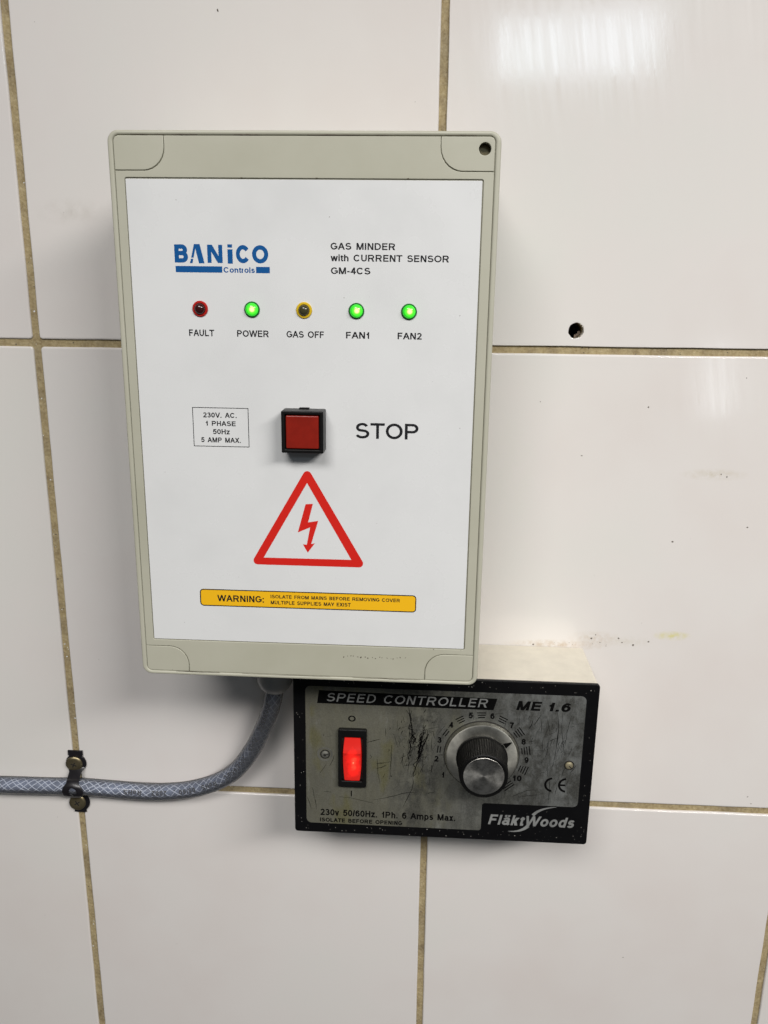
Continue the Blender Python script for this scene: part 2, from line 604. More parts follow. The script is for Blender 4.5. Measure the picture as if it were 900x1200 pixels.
def blobs(name, lst, d, mat, parent):
    bm = bmesh.new()
    for (x, z, r) in lst:
        n = 9
        a0 = random.uniform(0, 6)
        el = random.uniform(0.45, 1.0)
        ang = random.uniform(0, math.pi)
        c = bm.verts.new((x, -(d + r * 0.25), z))
        ring = []
        for k in range(n):
            a = 2 * math.pi * k / n + a0
            rr = r * random.uniform(0.6, 1.25)
            u, v = rr * math.cos(a), rr * el * math.sin(a)
            ring.append(bm.verts.new((x + u * math.cos(ang) - v * math.sin(ang), -d, z + u * math.sin(ang) + v * math.cos(ang))))
        for k in range(n):
            bm.faces.new((c, ring[k], ring[(k + 1) % n]))
    bmesh.ops.recalc_face_normals(bm, faces=bm.faces)
    o = link(name, bm_mesh(name, bm), mat, parent)
    o['kind'] = 'stuff'
    return o


# ------------------------------------------------------------------ lettering: a plain grotesque drawn as pen strokes
def ar(cx, cy, rx, ry, a0, a1):
    n = max(3, int(abs(a1 - a0) / 15))
    return [(cx + rx * math.cos(math.radians(a0 + (a1 - a0) * k / n)), cy + ry * math.sin(math.radians(a0 + (a1 - a0) * k / n))) for k in range(n + 1)]


def el(cx, cy, rx, ry):
    return ('o', ar(cx, cy, rx, ry, 0, 360)[:-1])


def dg(x0, y0, x1, y1):
    return ('d', [(x0, y0), (x1, y1)])


def ln(*p):
    return ('l', list(p))


XH = 0.72
_S = lambda h: ln(*(ar(.5, .745 * h, .43, .255 * h, 22, 232) + ar(.5, .265 * h, .5, .265 * h, 55, -160)))
_bowl = ln(*([(0, 1)] + ar(.60, .735, .40, .265, 90, -90) + [(0, .47)]))
_arch = lambda a, b: ln(*(ar((a + b) / 2, .40, (b - a) / 2, .32, 180, 0) + [(b, 0)]))
# glyph: (ink width, side bearing, strokes); heights in capitals
FONT = {
    ' ': (0.0, 0.19, []),
    'A': (.92, .01, [dg(.0, 0, .5, 1), dg(1, 0, .5, 1), ln((.17, .33), (.83, .33))]),
    'B': (.74, .09, [dg(0, 0, 0, 1), ln(*([(0, 1)] + ar(.60, .765, .33, .235, 90, -90) + [(0, .53)])), ln(*([(0, .53)] + ar(.62, .265, .38, .265, 90, -90) + [(0, 0)]))]),
    'C': (.88, .06, [ln(*ar(.5, .5, .5, .5, 36, 324))]),
    'D': (.82, .09, [dg(0, 0, 0, 1), ln(*([(0, 1)] + ar(.45, .5, .55, .5, 90, -90) + [(0, 0)]))]),
    'E': (.70, .09, [dg(0, 0, 0, 1), ln((0, 1), (.97, 1)), ln((0, .52), (.92, .52)), ln((0, 0), (1, 0))]),
    'F': (.64, .09, [dg(0, 0, 0, 1), ln((0, 1), (1, 1)), ln((0, .5), (.88, .5))]),
    'G': (.90, .06, [ln(*(ar(.5, .5, .5, .5, 38, 318) + [(1, .22), (1, .46), (.56, .46)]))]),
    'H': (.75, .09, [dg(0, 0, 0, 1), dg(1, 0, 1, 1), ln((0, .53), (1, .53))]),
    'I': (0, .10, [dg(0, 0, 0, 1)]),
    'L': (.64, .09, [dg(0, 0, 0, 1), ln((0, 0), (1, 0))]),
    'M': (.92, .09, [dg(0, 0, 0, 1), dg(1, 0, 1, 1), dg(.04, 1, .5, 0), dg(.96, 1, .5, 0)]),
    'N': (.76, .09, [dg(0, 0, 0, 1), dg(1, 0, 1, 1), dg(.04, 1, .96, 0)]),
    'O': (.95, .06, [el(.5, .5, .5, .5)]),
    'P': (.76, .09, [dg(0, 0, 0, 1), _bowl]),
    'R': (.84, .09, [dg(0, 0, 0, 1), ln(*([(0, 1)] + ar(.58, .735, .37, .265, 90, -90) + [(0, .47)])), dg(.52, .47, 1, 0)]),
    'S': (.80, .06, [_S(1)]),
    'T': (.80, .03, [dg(.5, 0, .5, 1), ln((0, 1), (1, 1))]),
    'U': (.75, .09, [ln(*([(0, 1)] + ar(.5, .37, .5, .37, 180, 360) + [(1, 1)]))]),
    'V': (.92, .01, [dg(0, 1, .5, 0), dg(1, 1, .5, 0)]),
    'W': (1.30, .01, [dg(0, 1, .25, 0), dg(.5, 1, .25, 0), dg(.5, 1, .75, 0), dg(1, 1, .75, 0)]),
    'X': (.88, .02, [dg(0, 1, 1, 0), dg(0, 0, 1, 1)]),
    'Y': (.90, .01, [dg(0, 1, .5, .42), dg(1, 1, .5, .42), dg(.5, 0, .5, .46)]),
    '0': (.66, .06, [el(.5, .5, .5, .5)]),
    '1': (.34, .13, [dg(1, 0, 1, 1), ln((.95, .92), (.5, .78), (0, .68))]),
    '2': (.66, .06, [ln(*(ar(.5, .72, .47, .28, 168, -38) + [(.03, 0), (1, 0)]))]),
    '3': (.66, .06, [ln(*(ar(.48, .76, .42, .24, 160, -85) + [(.34, .53)])), ln(*([(.34, .53)] + ar(.5, .27, .5, .27, 85, -162)))]),
    '4': (.70, .04, [dg(.76, 0, .76, 1), ln((0, .27), (1, .27)), dg(.02, .27, .72, 1)]),
    '5': (.66, .06, [ln((.2, 1), (.93, 1)), ln(*([(.2, 1), (.08, .50)] + ar(.47, .33, .53, .33, 140, -160)))]),
    '6': (.66, .06, [el(.52, .32, .48, .32), ln(*ar(.54, .5, .54, .5, 40, 196))]),
    '7': (.66, .06, [ln((0, 1), (1, 1)), ln((1, 1), (.70, .64), (.48, .30), (.40, 0))]),
    '8': (.66, .06, [el(.5, .76, .43, .24), el(.5, .27, .5, .27)]),
    '9': (.66, .06, [el(.48, .68, .48, .32), ln(*ar(.46, .5, .54, .5, 220, 376))]),
    'a': (.66, .05, [ln(*(ar(.48, .50, .42, .22, 165, 0) + [(.90, .10), (1.0, 0)])), el(.44, .20, .44, .20)]),
    'd': (.64, .06, [el(.5, .36, .5, .36), dg(1, 0, 1, 1)]),
    'h': (.60, .08, [dg(0, 0, 0, 1), _arch(0, 1)]),
    'i': (0, .08, [dg(0, 0, 0, .70), ('p', (0, 1))]),
    'k': (.60, .07, [dg(0, 0, 0, 1), dg(.02, .27, .92, .72), dg(.34, .44, 1, 0)]),
    'l': (0, .08, [dg(0, 0, 0, 1)]),
    'm': (1.02, .08, [dg(0, 0, 0, XH), _arch(0, .5), _arch(.5, 1)]),
    'n': (.60, .08, [dg(0, 0, 0, XH), _arch(0, 1)]),
    'o': (.67, .05, [el(.5, .36, .5, .36)]),
    'p': (.64, .08, [el(.5, .36, .5, .36), dg(0, -.28, 0, XH)]),
    'r': (.34, .06, [dg(0, 0, 0, XH), ln(*ar(.95, .38, .95, .34, 180, 90))]),
    's': (.58, .05, [_S(XH)]),
    't': (.36, .04, [ln((.42, .95), (.42, .14), (.62, 0), (1, .0)), ln((0, XH), (1, XH))]),
    'v': (.64, .02, [dg(0, XH, .5, 0), dg(1, XH, .5, 0)]),
    'w': (.96, .02, [dg(0, XH, .25, 0), dg(.5, XH, .25, 0), dg(.5, XH, .75, 0), dg(1, XH, .75, 0)]),
    'x': (.62, .03, [dg(0, XH, 1, 0), dg(0, 0, 1, XH)]),
    'z': (.60, .05, [ln((0, XH), (1, XH)), ln((0, 0), (1, 0)), dg(.02, 0, .98, XH)]),
    '-': (.34, .08, [ln((0, .36), (1, .36))]), '/': (.38, .01, [dg(0, 0, 1, 1)]),
    '.': (0, .09, [('p', (0, 0))]), ':': (0, .09, [('p', (0, 0)), ('p', (0, .66))]),
    '\u00e4': (.66, .05, [ln(*(ar(.48, .50, .42, .22, 165, 0) + [(.90, .10), (1.0, 0)])), el(.44, .20, .44, .20), ('p', (.2, 1)), ('p', (.75, 1))]),
}


def strip(pts, w, closed=False):
    """quads along a pen path of width w"""
    n = len(pts)
    Lf, R = [], []
    for i, p in enumerate(pts):
        a = pts[i - 1] if (i or closed) else p
        c = pts[(i + 1) % n] if (i < n - 1 or closed) else p
        d1, d2 = (p[0] - a[0], p[1] - a[1]), (c[0] - p[0], c[1] - p[1])
        l1, l2 = math.hypot(*d1), math.hypot(*d2)
        if l1 < 1e-9:
            d1, l1 = d2, l2
        if l2 < 1e-9:
            d2, l2 = d1, l1
        n1, n2 = (-d1[1] / l1, d1[0] / l1), (-d2[1] / l2, d2[0] / l2)
        mx, my = n1[0] + n2[0], n1[1] + n2[1]
        q = mx * mx + my * my
        k = min(2 / q if q > 1e-6 else 1, 1.1)
        Lf.append((p[0] + mx * k * w / 2, p[1] + my * k * w / 2))
        R.append((p[0] - mx * k * w / 2, p[1] - my * k * w / 2))
    m = n if closed else n - 1
    return [(Lf[i], Lf[(i + 1) % n], R[(i + 1) % n], R[i]) for i in range(m)]


def text_quads(s, w, track=0.0):
    """list of strokes, each a list of quads, in cap heights; w is the pen width"""
    out, x = [], 0.0
    for ch in s:
        ink, sb, strokes = FONT[ch]
        wd = max(ink, w)
        x += sb + track / 2
        fx = lambda u: x + w / 2 + u * (wd - w)
        fy = lambda v: w / 2 + v * (1 - w)
        for kind, pts in strokes:
            if kind == 'p':
                cx, cy = fx(pts[0]), fy(pts[1])
                out.append([((cx - w / 2, cy - w / 2), (cx + w / 2, cy - w / 2), (cx + w / 2, cy + w / 2), (cx - w / 2, cy + w / 2))])
                continue
            q = [(fx(u), fy(v)) for u, v in pts]
            if kind == 'd':
                (ax, ay), (bx, by) = sorted(q, key=lambda p: p[1])
                if ay < by:
                    cut = w / 2
                    sl = (bx - ax) / (by - ay)
                    hx = w / 2 * math.hypot(1, sl)
                    y0, y1 = ay - cut, by + cut
                    if abs(sl) < 1e-6:
                        x0, x1 = ax, bx
                        out.append([((x0 - hx, y0), (x0 + hx, y0), (x1 + hx, y1), (x1 - hx, y1))])
                    else:
                        # keep the slab inside the letter's width
                        s0, s1 = (hx - w / 2) * (1 if sl > 0 else -1), -(hx - w / 2) * (1 if sl > 0 else -1)
                        x0 = ax + (s0 if abs(pts[0][0] - .5) > .2 or True else 0)
                        x1 = bx + (s1 if True else 0)
                        lo = min(pts, key=lambda p: p[1])
                        hi = max(pts, key=lambda p: p[1])
                        if 0.02 < lo[0] < 0.98:
                            x0 = ax
                        if 0.02 < hi[0] < 0.98:
                            x1 = bx
                        out.append([((x0 - hx, y0), (x0 + hx, y0), (x1 + hx, y1), (x1 - hx, y1))])
            else:
                if kind == 'l' and len(q) >= 2:
                    # straight free ends reach the ink edge
                    def ext(p, o):
                        l = math.hypot(p[0] - o[0], p[1] - o[1])
                        return (p[0] + (p[0] - o[0]) / l * w * .5, p[1] + (p[1] - o[1]) / l * w * .5)
                    if len(pts) == 2 or pts[-1][0] in (0, 1) or pts[-1][1] in (0, 1):
                        q[-1] = ext(q[-1], q[-2])
                    if len(pts) == 2 or pts[0][1] in (0, 1) or pts[0][0] in (0, 1):
                        q[0] = ext(q[0], q[1])
                if kind == 'o':
                    out.append(strip(q, w, True))
                    continue
                run = [q[0]]
                for i in range(1, len(q)):
                    run.append(q[i])
                    if i < len(q) - 1:
                        a0 = math.atan2(q[i][1] - q[i - 1][1], q[i][0] - q[i - 1][0])
                        a1 = math.atan2(q[i + 1][1] - q[i][1], q[i + 1][0] - q[i][0])
                        t = abs((a1 - a0 + math.pi) % (2 * math.pi) - math.pi)
                        if t > math.radians(50):     # a sharp corner: lift the pen, overlap the two strokes
                            out.append(strip(run, w))
                            l = math.hypot(q[i + 1][0] - q[i][0], q[i + 1][1] - q[i][1])
                            run = [(q[i][0] - (q[i + 1][0] - q[i][0]) / l * w * .5, q[i][1] - (q[i + 1][1] - q[i][1]) / l * w * .5)]
                out.append(strip(run, w))
        x += wd + sb + track / 2
    return out, x


def text(s, x0, x1, z0, z1, d, mat, parent, name='printed_text', w=0.15, slant=0.0, track=-0.03):
    """capitals between z0 and z1, ink between x0 and x1"""
    strokes, _ = text_quads(s, w, track)
    allp = [p for st in strokes for q in st for p in q]
    mn, mx = min(p[0] for p in allp), max(p[0] for p in allp)
    h = z1 - z0
    sx = (x1 - x0 - abs(slant) * h) / (mx - mn)
    bm = bmesh.new()
    for k, st in enumerate(strokes):
        dd = d + 0.012 + 0.004 * (k % 4)
        for j, q in enumerate(st):
            vs_ = [bm.verts.new((x0 + (px - mn) * sx + slant * py * h, -dd - 0.0004 * (j % 2), z0 + py * h)) for px, py in q]
            f = bm.faces.new(vs_)
            f.normal_update()
            if f.normal.y > 0:
                f.normal_flip()
    return link(name, bm_mesh(name, bm), mat, parent)


# ================================================================== THE TILED WALL
W, H = 200.3, 250.0
HOLE = (267.0, 9.3, 3.7)
wall = plate('wall', [rrect(-640, -800, 1050, 800, 0), circ(HOLE[0], HOLE[1], 3.75, 24)], -14, -1.1, M['grout'])
wall['kind'] = 'structure'
hw, hh = (W - 3.7) / 2, (H - 3.7) / 2


def tile_edge(seed, wob=0.12):
    r = random.Random(seed)
    pts = []
    base = rrect(-hw, -hh, hw, hh, 1.6, 3)
    n = len(base)
    for i in range(n):
        a, b = base[i], base[(i + 1) % n]
        ln = math.hypot(b[0] - a[0], b[1] - a[1])
        k = max(1, int(ln / 14))
        for j in range(k):
            t = j / k
            w = r.uniform(-wob, wob) if j else 0
            x, z = a[0] + (b[0] - a[0]) * t, a[1] + (b[1] - a[1]) * t
            if ln > 5:
                if abs(b[0] - a[0]) > abs(b[1] - a[1]):
                    z += w
                else:
                    x += w
            pts.append((x, z))
    return pts


tile_meshes = [plate_mesh('tile', [tile_edge(s)], -5, 0, 0.95, 0, 4) for s in range(4)]
i = 0
for cx in range(-3, 5):
    for cz in range(-3, 3):
        x, z = (cx + 0.5) * W, (cz + 0.5) * H
        if cx == 1 and cz == 0:
            me = plate_mesh('tile', [tile_edge(9), circ(HOLE[0] - x, HOLE[1] - z, HOLE[2], 26, 0.035)], -5, 0, 0.35, 0, 3)
        else:
            me = tile_meshes[(cx * 3 + cz) % 4]
        o = link('tile', me, M['tile'], wall, smooth=50, loc=(x, 0, z))
        w = o.modifiers.new('wn', 'WEIGHTED_NORMAL')
        w.keep_sharp = True
        r = random.Random(100 + i)
        o.rotation_euler = (math.radians(r.uniform(-0.10, 0.10)), 0, math.radians(r.uniform(-0.10, 0.10)))
        i += 1
# drilled hole: a sleeve of masonry that ends in rubble
lathe('drill_hole', [(3.75, -1.0), (3.78, -14), (3.4, -24), (0, -26)], M['masonry'], wall, HOLE[0], HOLE[1], 24)
blobs('hole_rubble', [(HOLE[0] + 1.6, HOLE[1] - 2.2, 1.3), (HOLE[0] + 2.4, HOLE[1] - 1.2, 1.0), (HOLE[0] + .6, HOLE[1] - 2.9, 1.0)], -5.0, M['masonry'], wall)
SPK = [[19.8, 61.7], [17.6, 55.1], [98.1, 147.8], [251.9, -25.2], [274.1, -51.7], [320.7, 24.8], [319.3, 26.3], [300.2, -149.3], [302.2, -151.6], [293.9, -153.9], [288.1, -147.7], [286.0, -149.8], [308.1, -152.9], [322.9, -95.4], [343.3, -59.8], [346.3, -61.0], [319.3, -351.7], [193.7, -288.1], [359.4, -86.8], [380.4, -245.3], [378.0, -241.1], [304.7, -26.9], [350.0, -12.0], [255.7, -154.2], [315.9, -150.7]]
lst = [(x, z, random.uniform(0.25, 0.6)) for x, z in SPK]
for k in range(30):
    lst.append((random.uniform(-40, 380), random.uniform(-360, 160), random.uniform(0.08, 0.22)))
for k in range(10):
    lst.append((random.gauss(284, 9), -151.5 - abs(random.gauss(0, 1.0)), random.uniform(0.1, 0.3)))
blobs('dirt_speck', lst, 0.01, M['dirt'], wall)
# chipped glaze along tile edges and round the drilled hole
chips = []
for k in range(46):
    if random.random() < 0.5:
        chips.append((random.choice([0, 1, 2]) * W + random.choice([-1, 1]) * 2.25, random.uniform(-370, 160), random.uniform(0.2, 0.55)))
    else:
        chips.append((random.uniform(-50, 390), random.choice([0, -1]) * H + random.choice([-1, 1]) * 2.25, random.uniform(0.2, 0.55)))
for k in range(9):
    a = math.radians(random.uniform(-140, 60))
    chips.append((HOLE[0] + 3.85 * math.cos(a), HOLE[1] + 3.85 * math.sin(a), random.uniform(0.25, 0.6)))
blobs('glaze_chip', chips, -0.12, M['chip'], wall)
# crumbs lodged in the joints
lst = []
for k in range(150):
    if random.random() < 0.6:
        lst.append((random.choice([0, 0, 1, 2]) * W + random.uniform(-1.7, 1.7), random.uniform(-370, 160), random.uniform(0.15, 0.5)))
    else:
        lst.append((random.uniform(-50, 390), random.choice([0, -1]) * H + random.uniform(-1.7, 1.7), random.uniform(0.15, 0.5)))
blobs('joint_crumb', lst, -1.1, M['dirt'], wall)
lst = [(random.choice([0, 0, 1]) * W + random.uniform(-1.5, 1.5), random.uniform(-370, 160), random.uniform(0.2, 0.5)) for k in range(36)]
blobs('pale_crumb', lst, -1.1, M['label'], wall)

# ================================================================== GAS CONTROL BOX
gb = empty('gas_control_box', 146.36, -28.5, -0.0027)
tag(gb, 'large grey plastic control box with white front, red stop button and five indicator lamps', 'control box')
BW, BH = 75.3, 113.45
plate('base', [rrect(-BW + .5, -BH + .5, BW - .5, BH - .5, 4)], 0.3, 48, M['enclosure'], gb, bevel=0.6)
plate('seal', [rrect(-BW + 1.4, -BH + 1.4, BW - 1.4, BH - 1.4, 3.5)], 47.9, 48.9, M['slot'], gb)
plate('lid', [rrect(-BW, -BH, BW, BH, 4.2, 8), rrect(-BW + 2.15, -BH + 1.75, BW - 2.15, BH - 1.75, 2.4, 8)], 48.8, 75.0, M['enclosure'], gb, bevel=0.75, segs=4)
plate('lid_floor', [rrect(-BW + 1.2, -BH + 1.2, BW - 1.2, BH - 1.2, 3), circ(69.2, 107.2, 2.35, 22)], 70, 74.2, M['groove'], gb)
FX, FZ = BW - 2.35, BH - 1.95


def corner_pts(cutx, cutz, r, sx, sz, ex, ez, g=0.0, n=7):
    """cover outline in the corner (ex,ez); cutx, cutz inner limits"""
    pts = [(sx * (cutx + g), sz * ez), (sx * (cutx + g), sz * (cutz + r))]
    for k in range(1, n):
        a = math.pi + math.pi / 2 * k / n
        pts.append((sx * (cutx + g + r + (r) * math.cos(a)), sz * (cutz + g + r + (r) * math.sin(a))))
    pts += [(sx * (cutx + r), sz * (cutz + g)), (sx * ex, sz * (cutz + g))]
    return pts


CUT = {(-1, 1): (53.2, 98.9), (1, 1): (52.5, 99.1), (-1, -1): (53.8, 99.5), (1, -1): (51.9, 99.0)}
outer = []
for s in ((1, 1), (-1, 1), (-1, -1), (1, -1)):
    cp = corner_pts(*CUT[s], 8.5, s[0], s[1], FX, FZ, 0.0)
    # go round counter-clockwise
    if s[0] * s[1] > 0:
        cp = cp[::-1]
    outer += cp
plate('front_frame', [outer, rrect(-69.5, -96.6, 69.2, 96.5, 0.8, 3)], 73.5, 74.75, M['enclosure'], gb, bevel=0.22, segs=2)
for s in CUT:
    ex, ez = FX, FZ
    cp = corner_pts(*CUT[s], 8.5, s[0], s[1], ex, ez, 0.26)
    r0 = 1.8
    cp += [(s[0] * ex, s[1] * (ez - r0)), (s[0] * (ex - r0 * .3), s[1] * (ez - r0 * .3)), (s[0] * (ex - r0), s[1] * ez)]
    lps = [cp]
    if s == (1, 1):
        lps.append(circ(69.2, 107.2, 2.3, 22))
    c = plate('corner_cover', lps, 73.5, 74.85, M['enclosure'], gb, bevel=0.25, segs=2)
    if s == (1, 1):
        c['label'] = 'top right corner cover with an open screw hole'
        c.data = c.data
# screw sunk in the open hole
lathe('screw_well', [(2.36, 74.0), (2.36, 66), (0, 66)], M['slot'], gb, 69.2, 107.2, 20)
plate('screw', [circ(69.2, 107.2, 2.2, 18)], 68.5, 70.5, M['screw'], gb, bevel=0.05)
lb = plate('front_label', [rrect(-69.15, -96.2, 68.75, 96.0, 0.3, 2)], 73.9, 74.6, M['label'], gb, bevel=0.06, segs=2)
D = 74.61
# maker's logo
u = 37.8 / 718.0
zz = lambda y: 72.1 - (y - 98) * 0.0505
xx = lambda x: -51.5 + (x - 20) * u
for ch, a, b in (('B', 20, 130), ('N', 270, 392), ('C', 487, 590), ('O', 608, 738)):
    text(ch, xx(a) + .2, xx(b) - .2, zz(242) + .2, zz(98) - .2, D, M['blue'], lb, 'logo_letter', w=0.24 if ch != 'N' else 0.20)
plate('logo_letter', [[(xx(x), zz(y)) for x, y in lp] for lp in (
    [(175, 98), (218, 98), (250, 242), (208, 242), (184, 132), (168, 200), (150, 200)],
    [(148, 208), (166, 208), (158, 242), (138, 242)])], D, D + .03, M['blue'], lb)
plate('logo_letter', [[(xx(x), zz(y)) for x, y in lp] for lp in (
    [(427, 135), (465, 135), (465, 242), (427, 242)], [(428, 98), (463, 98), (463, 122), (428, 122)])], D, D + .03, M['blue'], lb)
plate('logo_bar', [rrect(-51.1, 61.35, -32.4, 63.75, 0)], D, D + .03, M['blue'], lb)
plate('logo_bar', [rrect(-18.9, 61.35, -13.4, 63.75, 0)], D, D + .03, M['blue'], lb)
text('Controls', -31.9, -19.4, 61.4, 63.5, D, M['blue'], lb, w=0.19)
# model name
text('GAS MINDER', 10.7, 36.0, 70.55, 73.1, D, M['ink'], lb, w=0.185)
text('with CURRENT SENSOR', 10.7, 57.0, 66.2, 68.75, D, M['ink'], lb, w=0.185)
text('GM-4CS', 10.8, 26.4, 61.35, 63.9, D, M['ink'], lb, w=0.185)
for s, a, b in (('FAULT', -46.9, -36.6), ('POWER', -27.3, -14.4), ('GAS OFF', -7.2, 7.9), ('FAN1', 16.8, 26.1), ('FAN2', 37.5, 47.1)):
    text(s, a, b, 36.6, 39.2, D, M['ink'], lb, w=0.185)
text('STOP', 20.9, 46.7, -3.8, 2.7, D, M['ink'], lb, w=0.16, track=-0.03)


def frame_loops(x0, z0, x1, z1, t, r=0.0):
    return [rrect(x0, z0, x1, z1, r), rrect(x0 + t, z0 + t, x1 - t, z1 - t, max(0, r - t))]


plate('printed_border', frame_loops(-47.1, -8.6, -23.6, 7.8, 0.28), D, D + .03, M['ink'], lb)
for s, a, b, z0, z1 in (('230V. AC.', -42.6, -28.6, 3.6, 5.7), ('1 PHASE', -41.7, -29.1, 0.15, 2.2), ('50Hz', -38.8, -31.7, -3.3, -1.2), ('5 AMP MAX.', -43.9, -27.2, -6.8, -4.7)):
    text(s, a, b, z0, z1, D, M['ink'], lb, w=0.19)


def tri(top, bl, br, r, n=6):
    P = [Vector(top), Vector(bl), Vector(br)]
    out = []
    for i in range(3):
        p, a, b = P[i], P[i - 1], P[(i + 1) % 3]
        d1, d2 = (a - p).normalized(), (b - p).normalized()
        half = math.acos(max(-1, min(1, d1.dot(d2)))) / 2
        t = r / math.tan(half)
        bis = (d1 + d2).normalized()
        c = p + bis * (r / math.sin(half))
        s, e = p + d1 * t, p + d2 * t
        a0 = math.atan2(s.y - c.y, s.x - c.x)
        a1 = math.atan2(e.y - c.y, e.x - c.x)
        while a1 < a0 - 1e-6:
            a1 += 2 * math.pi
        if a1 - a0 > math.pi:
            a1 -= 2 * math.pi
        for k in range(n + 1):
            aa = a0 + (a1 - a0) * k / n
            out.append((c.x + r * math.cos(aa), c.y + r * math.sin(aa)))
    return out


plate('warning_triangle', [tri((0.55, -16.3), (-24.6, -59.9), (25.6, -59.9), 1.8), tri((0.4, -23.2), (-18.8, -56.7), (19.2, -56.6), 0.0001, 1)], D, D + .03, M['red_ink'], lb)
plate('lightning_bolt', [[(-0.3, -32.4), (2.8, -32.2), (0.7, -40.4), (5.0, -39.6), (1.9, -50.0), (3.5, -49.6), (0.4, -53.9), (-1.7, -50.2), (0.0, -50.4), (1.5, -42.6), (-3.8, -45.0)]], D, D + .03, M['red_ink'], lb)
plate('warning_strip', [rrect(-47.3, -79.6, 47.3, -72.1, 1.4)], D - .02, D + .02, M['amber'], lb)
plate('printed_border', frame_loops(-47.5, -79.8, 47.5, -71.9, 0.42, 1.6), D + .02, D + .06, M['ink'], lb)
text('WARNING:', -39.9, -19.2, -77.5, -74.5, D + .03, M['ink'], lb, w=0.19)
text('ISOLATE FROM MAINS BEFORE REMOVING COVER', -16.2, 40.4, -75.3, -73.7, D + .03, M['ink'], lb, w=0.19)
text('MULTIPLE SUPPLIES MAY EXIST', -16.2, 19.0, -78.1, -76.4, D + .03, M['ink'], lb, w=0.19)
# indicator lamps
for x, kind in ((-41.9, 'red'), (-20.9, 'green'), (0.05, 'yellow'), (20.95, 'green'), (41.85, 'green')):
    o = empty('indicator_lamp', x, 47.35)
    o.parent = gb
    o['label'] = {'red': 'unlit red indicator lamp', 'green': 'lit green indicator lamp', 'yellow': 'unlit amber indicator lamp'}[kind]
    fl = {'red': 'led_red', 'green': 'led_green', 'yellow': 'led_yellow'}[kind]
    ln = {'red': 'led_dark', 'green': 'led_lit', 'yellow': 'led_olive'}[kind]
    rr = 3.15 if kind != 'yellow' else 3.2
    lathe('bezel', [(rr, 74.5), (rr, 74.95), (rr - .25, 75.2), (2.35, 75.25), (2.2, 75.0), (0, 75.0)], M[fl], o, 0, 0, 32)
    r0 = 2.62 if kind == 'green' else 2.15
    lathe('lens', [(r0, 75.0), (r0, 75.35), (r0 * .93, 75.9), (r0 * .75, 76.4), (r0 * .45, 76.75), (0, 76.9)], M[ln], o, 0, 0, 32, smooth=60)
# stop button
bt = empty('stop_button', 0.0, -0.35)
bt.parent = gb
plate('button_housing', [rrect(-8.55, -8.55, 8.55, 8.55, 0.5), rrect(-7.1, -7.1, 7.1, 7.1, 0.2)], 74.5, 83.4, M['button_black'], bt, bevel=0.35, segs=2)
plate('button_clip', [rrect(-2.2, 8.5, 1.8, 9.0, 0.1)], 74.6, 77.0, M['button_black'], bt)
plate('button_well', [rrect(-7.2, -7.2, 7.2, 7.2, 0.1)], 74.6, 81.6, M['slot'], bt)
plate('button_cap', [rrect(-6.65, -6.7, 6.65, 6.7, 0.5)], 81.5, 83.5, M['button_red'], bt, bevel=0.4, segs=3)
blobs('dirt_speck', [(x, z, random.uniform(.12, .3)) for x, z in [(43.0, 96.2), (58.5, 96.4), (-49.0, 112.2), (-46.0, 112.3), (-23.0, 112.3), (3.7, 112.4), (74.3, 57.0), (-61.6, -111.1), (67.6, -96.9), (55.6, -96.8)]], 74.85, M['dirt'], gb)
seam = []
for xa, xb, z in ((-66, -58, 111.9), (-57, -53, 111.8), (-50, -40, 111.85), (-26, -16, 111.8), (2, 22, 111.85), (28, 33, 111.8), (54, 66, 111.9), (-60, -40, -111.75), (-30, 10, -111.8), (20, 50, -111.75), (40, 41, 96.6), (5, 6, 96.6), (-24, -23, 96.6)):
    n = 8
    seam.append(ribbon_loop([(xa + (xb - xa) * k / n, z + random.gauss(0, .05)) for k in range(n + 1)], random.uniform(.25, .5)))
loops_mesh_fan('seam_dirt', seam, 74.9, M['dirt'], gb, 'stuff')
blobs('scuff_mark', [(15.7 + k * 1.6 + random.uniform(-.4, .4), -101.7 + random.uniform(-.5, .5), random.uniform(.15, .5)) for k in range(18)], 74.76, M['dirt'], gb)
blobs('dirt_speck', [(x, z, random.uniform(.09, .2)) for x, z in [(-49.6, 88.4), (16.0, 52.4), (26.1, 52.8), (62.0, 46.1), (10.3, 82.6), (63.6, 1.3), (52, 20), (-60, -20), (-30, -66), (30, -40), (-55, -88)]], 74.6, M['dirt'], gb)

# ================================================================== FAN SPEED CONTROLLER
fc = empty('fan_speed_controller', 207.99, -199.27, -0.00435)
tag(fc, 'worn black and silver speed controller box with knob and lit red rocker switch', 'speed controller')
CW, CH = 74.5, 44.5
plate('housing', [rrect(-CW + .6, -CH + .6, CW - .4, CH - .2, 1.6, 5)], 0.3, 41.5, M['white_body'], fc, bevel=0.25)
plate('cover_plate', [rrect(-CW, -CH, CW, CH, 1.6, 5)], 41.6, 43.6, M['black'], fc, bevel=0.4, segs=3)
# silver label with a notch bottom right
lab = []
r = 2.6


def arc(cx, cz, r, a0, a1, n=5):
    return [(cx + r * math.cos(math.radians(a0 + (a1 - a0) * k / n)), cz + r * math.sin(math.radians(a0 + (a1 - a0) * k / n))) for k in range(n + 1)]


